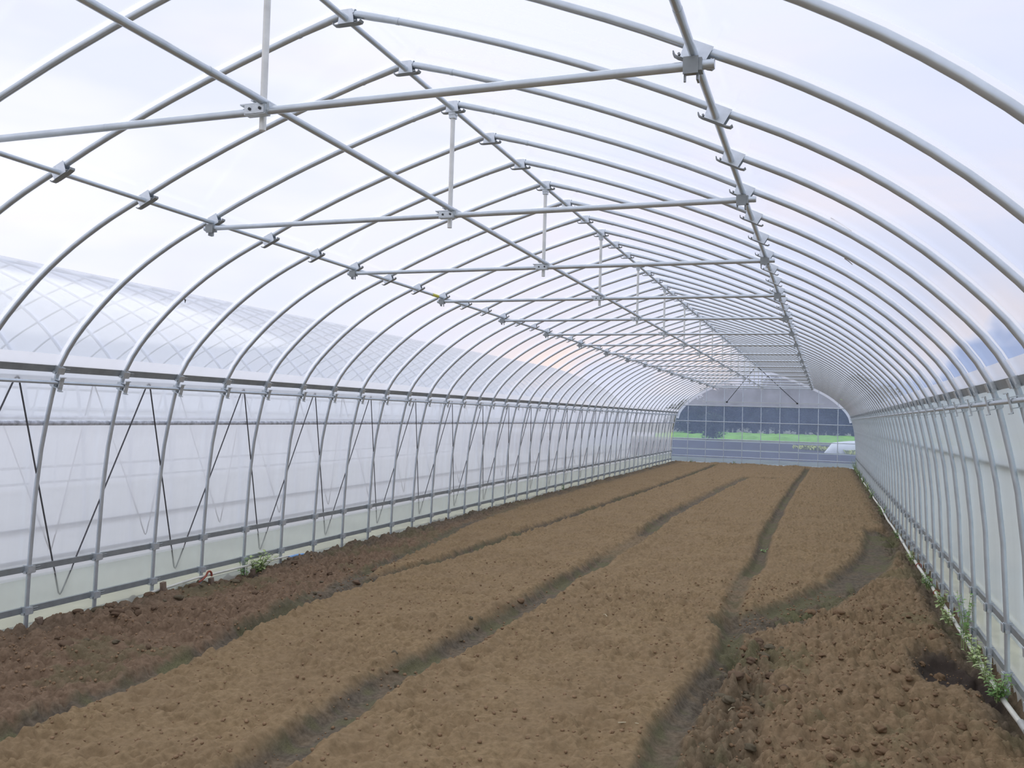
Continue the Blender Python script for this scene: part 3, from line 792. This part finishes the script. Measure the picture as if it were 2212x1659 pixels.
leaf(mb, (x, 19.5, z + .01), (-.5, .8, .35), .34, .16, .1)
tag(mb.build('green_leaf', LEAF), 'green leaf lying on the far right roof sheet', 'leaf')

# ----------------------------------------------------------------- neighbouring greenhouse, left
NX = -6.46
nb = empty('greenhouse', (NX, 0, 0)); tag(nb, 'neighbouring plastic greenhouse seen through the left wall', 'greenhouse')
nbm = MB(); nbm.tube([(-x, 0, z) for x, z in PROF[1:]] + [(x, 0, z) for x, z in PROF[-2:0:-1]], RT, 8)
NARCH = nbm.mesh('arch_pipe', NARM)
for n in range(-2, 49):
    o = link('arch_pipe', NARCH, nb); o.location = (0, n * SP + .2, 0)
def nsheet(name, prof, m):
    o = sheet(name, prof, -3, 24.4, m); o.parent = nb; return o
nsheet('roof_sheet', roofp, NBF)
for s in (-1, 1):
    nsheet('side_sheet', sprof(s, [0, .31, .72, 1.15, 1.30, 1.475], RT + .022), NBF)
    nsheet('overlap_band', sprof(s, [.25, .31], RT + .026), BAND)
    nsheet('overlap_band', sprof(s, [1.47, 1.53], RT + .026), BAND)
    for z in (.08, .31, 1.455):
        mb = MB(); mb.box((s * (prof_at_z(z) + .02), 10.7, z), (.016, 27.4, .036)); mb.build('film_rail', STEEL2, nb)
    mb = MB(); mb.tube([(s * (prof_at_z(1.15) + .03), -3, 1.15), (s * (prof_at_z(1.15) + .03), 24.4, 1.15)], .016, 8); mb.build('roll_up_pipe', WRAP, nb)
path = []; up = True
for i in range(-3, 48):
    z = 1.425 if up else .14; x = prof_at_z(z) + .045; y = i * SP - .22 + .06
    path += [(x, y - .012, z + (-.012 if up else .012)), (x, y, z), (x, y + .012, z + (-.012 if up else .012))]; up = not up
mb = MB(); mb.tube(path, .005, 6); mb.build('hold_down_cord', CORD, nb)
mb = MB(); mb.tube([(0, -3, 2.747), (0, 24.4, 2.747)], .012, 8); mb.build('ridge_pipe', STEEL, nb)

# ----------------------------------------------------------------- land outside
def rects(name, rs_, z, m, lab, cat, kind='structure'):
    mb = MB()
    for x0, y0, x1, y1 in rs_: mb.add([(x0, y0, z), (x1, y0, z), (x1, y1, z), (x0, y1, z)], [(0, 1, 2, 3)])
    return tag(mb.build(name, m), lab, cat, kind=kind)
rects('ground', [(-160, -60, -2.66, 25.2), (2.66, -60, 160, 25.2), (-2.66, -60, 2.66, -4.9), (-2.66, 24.03, 2.66, 25.2)], -.03, GROUNDM, 'pale dry ground around the greenhouses', 'ground')
rects('ground_verge', [(-160, 25.2, 160, 28.5), (-160, 37.0, 160, 38.2), (-160, 53, 160, 59)], -.035, VERGE, 'pale grassy strips between the field plots', 'ground')
rects('field', [(-160, 28.5, 160, 37), (-160, 38.2, 160, 53)], -.05, FIELD, 'dark tilled field beyond the far gable', 'field')
rects('ground_far', [(-160, 78, 160, 240)], -.05, VERGE, 'rough grass under the far trees', 'ground')
rects('ground_edge', [(-2.98, -5, -2.66, 25), (2.66, -5, 2.98, 25)], -.026, STRAWG, 'straw coloured dry grass edge along the side walls', 'ground')
# green crop: one leafy surface
r = np.random.RandomState(5); mb = MB()
gx, gy = np.meshgrid(np.linspace(-9.5, 60, 241), np.linspace(59, 78, 25)); gz = .10 + .16 * r.rand(*gx.shape); gz[0] = -.05; gz[-1] = -.05
v = np.stack([gx.ravel(), gy.ravel(), gz.ravel()], 1).tolist(); n = 241
mb.add(v, [(j * n + i, j * n + i + 1, (j + 1) * n + i + 1, (j + 1) * n + i) for j in range(24) for i in range(240)])
tag(mb.build('green_crop', CROP), 'bright green crop band across the far field', 'crop', kind='stuff')
# white covered row
rc = empty('row_cover', (2.35, 39.2, -.05)); tag(rc, 'white row cover tunnel in the dark field, right of the gable', 'row cover')
mb = MB(); N = 14; M_ = 24; vs = []
for i in range(M_ + 1):
    x = -.62 + 8 * i / M_; e = (0, .78, .95)[i] if i < 3 else 1.
    hgt = .50 * e * (1.12 - .012 * i) * (1 + .05 * math.sin(i * 2.1)) + .01; wd = .55 * (.75 + .25 * e)
    for k in range(N + 1):
        a = math.pi * k / N; vs.append((x, -wd * math.cos(a) + x * .10, hgt * math.sin(a) ** .8 + .0))
mb.add(vs, [(i * (N + 1) + k, (i + 1) * (N + 1) + k, (i + 1) * (N + 1) + k + 1, i * (N + 1) + k + 1) for i in range(M_) for k in range(N)], True)
mb.build('cover_sheet', COVER, rc)
mb = MB(); mb.tube([(1.4, .2, 0), (1.4, .2, 1.0)], .02, 6); mb.build('stake', DARK, rc)
# yellow weeds left of the cover
mb = MB(); rr = random.Random(8)
for _ in range(1500):
    q = rr.random(); x = 3.2 - 2.6 * q ** 1.2 + rr.gauss(0, .15); y = 39.2 + 5.0 * q + rr.gauss(0, .7) - (1.0 if q < .4 else 0)
    a = rr.uniform(0, 6.28); leaf(mb, (x, y, -.05), (math.cos(a) * .5, math.sin(a) * .5, .8), rr.uniform(.16, .36), .10, .3)
tag(mb.build('field_weeds', YWEED), 'yellow green weeds beside the white row cover', 'weeds', kind='stuff')
# trees
def tree_meshes(seed, m):
    r = random.Random(seed); lv = MB(); tr = MB()
    tr.tube([(0, 0, -.1), (.05, 0, 1.2), (.0, .05, 3.2), (.08, 0, 4.6)], [.16, .13, .09, .04], 7)
    for _ in range(7):
        a = r.uniform(0, 6.28); z0 = r.uniform(1.2, 3.2); tr.tube([(.03, 0, z0), (math.cos(a) * .7, math.sin(a) * .7, z0 + .7), (math.cos(a) * 1.3, math.sin(a) * 1.3, z0 + 1.2)], [.06, .04, .02], 5)
    cl = [(r.gauss(0, .85), r.gauss(0, .85), r.uniform(.7, 4.9), r.uniform(.5, 1.0)) for _ in range(34)]
    for cx, cy, cz, cr in cl:
        for _ in range(120):
            u = Vector((r.gauss(0, 1), r.gauss(0, 1), r.gauss(0, .8))).normalized() * cr * r.uniform(.55, 1.05)
            a = r.uniform(0, 6.28); leaf(lv, (cx + u.x, cy + u.y, cz + u.z), (math.cos(a), math.sin(a), r.uniform(-.4, .5)), r.uniform(.22, .40), .2, .3)
    return tr.mesh('trunk', BARK), lv.mesh('crown', m)
TM = [tree_meshes(100 + i, CROWN[i]) for i in range(3)]
KIND = ['dark bushy tree', 'olive green tree', 'russet brown tree']
spots = []
rt = random.Random(11)
x = -11.
while x < 6:
    for row in (0, 1):
        sc_ = .55 if x < -8.5 else (.85 if x < -3 else 1.05)
        spots.append((x + rt.uniform(-.5, .5) + row * .9, 81 + row * 5 + rt.uniform(-1, 2), sc_ * rt.uniform(.88, 1.1), rt.choice((0, 0, 0, 1, 2)), 'beyond the green crop', 'trees beyond the far field'))
    x += 2.1 * max(.8, sc_ * .8)
spots.append((-7.6, 66, .62, 1, 'at the left end of the green crop', None))
spots.append((-5.2, 57, .36, 1, 'low in front of the green crop, left', None))
spots.append((7.0, 76, .33, 1, 'low in front of the far tree row, right', None))
for x, y, s, k, where, grp in spots:
    o = empty('tree', (x, y, -.05)); o.scale = (s * 1.15, s * 1.15, s); o.rotation_euler = (0, 0, rt.uniform(0, 6.28))
    tag(o, f'{KIND[k]} standing {where}', 'tree', grp); link('trunk', TM[k][0], o); link('crown', TM[k][1], o)

# ----------------------------------------------------------------- sky
w = bpy.data.worlds.new('overcast_sky'); bpy.context.scene.world = w; w.use_nodes = True
nt = w.node_tree; nt.nodes.clear()
out = nt.nodes.new('ShaderNodeOutputWorld'); bg = nt.nodes.new('ShaderNodeBackground')
tc = nt.nodes.new('ShaderNodeTexCoord'); d = tc.outputs['Generated']
sp = nt.nodes.new('ShaderNodeSeparateXYZ'); nt.links.new(d, sp.inputs[0])
el = sp.outputs['Z']
c = mixc(nt, maprange(nt, el, .0, .22), (.56, .61, .78), (.80, .84, 1.03))
c = mixc(nt, maprange(nt, el, .2, .8), c, (1.03, 1.06, 1.20))
# brighter to the left, duller blue grey low on the right
lf_ = math_(nt, 'MULTIPLY', maprange(nt, sp.outputs['X'], .1, -.75), maprange(nt, el, -.1, .9, 1, .35))
c = mixc(nt, lf_, c, (1.12, 1.11, 1.20))
rg = math_(nt, 'MULTIPLY', maprange(nt, sp.outputs['X'], .0, .7), maprange(nt, el, .5, .05))
c = mixc(nt, math_(nt, 'MULTIPLY', rg, .6), c, (.58, .64, .82))
# soft clouds with warm edges
mp = mapping(nt, d, (1.3, 1.3, 4.2)); n1 = noise(nt, 1.7, 5, .55, mp, .4)
cl = math_(nt, 'MULTIPLY', maprange(nt, n1.outputs['Fac'], .50, .68), maprange(nt, el, .75, .25, .15, .6))
c = mixc(nt, cl, c, (1.02, .92, .95))
n2 = noise(nt, 2.3, 4, .5, mapping(nt, d, (1, 1, 3.4), (0, 0, 1.1)))
c = mixc(nt, math_(nt, 'MULTIPLY', maprange(nt, n2.outputs['Fac'], .50, .68), .5), c, (.72, .79, 1.03))
# low peach cloud bank ahead and to the left
n3 = noise(nt, 5, 4, .55, mapping(nt, d, (1, 1, 2.2)))
pk = math_(nt, 'MULTIPLY', maprange(nt, el, .024, .036), maprange(nt, el, .105, .065))
pk = math_(nt, 'MULTIPLY', pk, maprange(nt, sp.outputs['X'], -.08, -.11))
pk = math_(nt, 'MULTIPLY', pk, maprange(nt, sp.outputs['X'], -.42, -.28))
pk = math_(nt, 'MULTIPLY', pk, maprange(nt, n3.outputs['Fac'], .36, .50))
c = mixc(nt, math_(nt, 'MULTIPLY', pk, .85), c, (1.18, .93, .80))
# blue grey cloud bank standing low on the right
n4 = noise(nt, 9, 4, .55, d)
top_ = math_(nt, 'ADD', math_(nt, 'MULTIPLY', maprange(nt, sp.outputs['X'], .03, .16, .045, .085), 1.), math_(nt, 'MULTIPLY', math_(nt, 'SUBTRACT', n4.outputs['Fac'], .5), .14))
bk = maprange(nt, math_(nt, 'SUBTRACT', top_, el), -.004, .008)
bk = math_(nt, 'MULTIPLY', bk, maprange(nt, sp.outputs['X'], .02, .06))
c = mixc(nt, math_(nt, 'MULTIPLY', bk, .85), c, (.30, .40, .66))
# warm fringe just above it
fg = math_(nt, 'MULTIPLY', maprange(nt, math_(nt, 'SUBTRACT', el, top_), .0, .012), maprange(nt, math_(nt, 'SUBTRACT', el, top_), .07, .02))
fg = math_(nt, 'MULTIPLY', fg, maprange(nt, sp.outputs['X'], .04, .1))
c = mixc(nt, math_(nt, 'MULTIPLY', fg, .45), c, (.95, .82, .78))
c = mixc(nt, maprange(nt, el, .0, -.05), c, (.25, .25, .22))
nt.links.new(c, bg.inputs[0]); bg.inputs[1].default_value = 1.0
nt.links.new(bg.outputs[0], out.inputs[0])

# soft sun added to the overcast for soil relief, high on the left ahead
sl = bpy.data.lights.new('relief_sun', 'SUN'); sl.energy = .45; sl.angle = math.radians(38); sl.color = (1., .97, .93)
so = bpy.data.objects.new('relief_sun', sl); C.objects.link(so)
so.rotation_euler = Vector((.45, -.62, -.70)).to_track_quat('-Z', 'Y').to_euler()

# ----------------------------------------------------------------- camera
cam = bpy.data.cameras.new('camera'); co = bpy.data.objects.new('camera', cam); C.objects.link(co)
F, YAW, PIT, ROL = 1898.3068, -.3424, .0340, .0282
cy_, sy_, cp_, sp_ = math.cos(YAW), math.sin(YAW), math.cos(PIT), math.sin(PIT)
fw = Vector((sy_ * cp_, cy_ * cp_, sp_)); rt_ = Vector((cy_, -sy_, 0)); upv = rt_.cross(fw)
r2 = rt_ * math.cos(ROL) + upv * math.sin(ROL); u2 = -rt_ * math.sin(ROL) + upv * math.cos(ROL)
co.matrix_world = Matrix.Translation((1.7181, -2.3603, 1.2796)) @ Matrix((r2, u2, -fw)).transposed().to_4x4()
cam.sensor_fit = 'HORIZONTAL'; cam.sensor_width = 36; cam.lens = F / 2212 * 36; cam.clip_start = .05; cam.clip_end = 500
sc = bpy.context.scene; sc.camera = co
sc.view_settings.view_transform = 'Standard'; sc.view_settings.look = 'None'; sc.view_settings.gamma = 1
sc.view_settings.use_curve_mapping = False; sc.view_settings.exposure = 0.06
sc.cycles.max_bounces = 10; sc.cycles.transparent_max_bounces = 24; sc.cycles.diffuse_bounces = 4
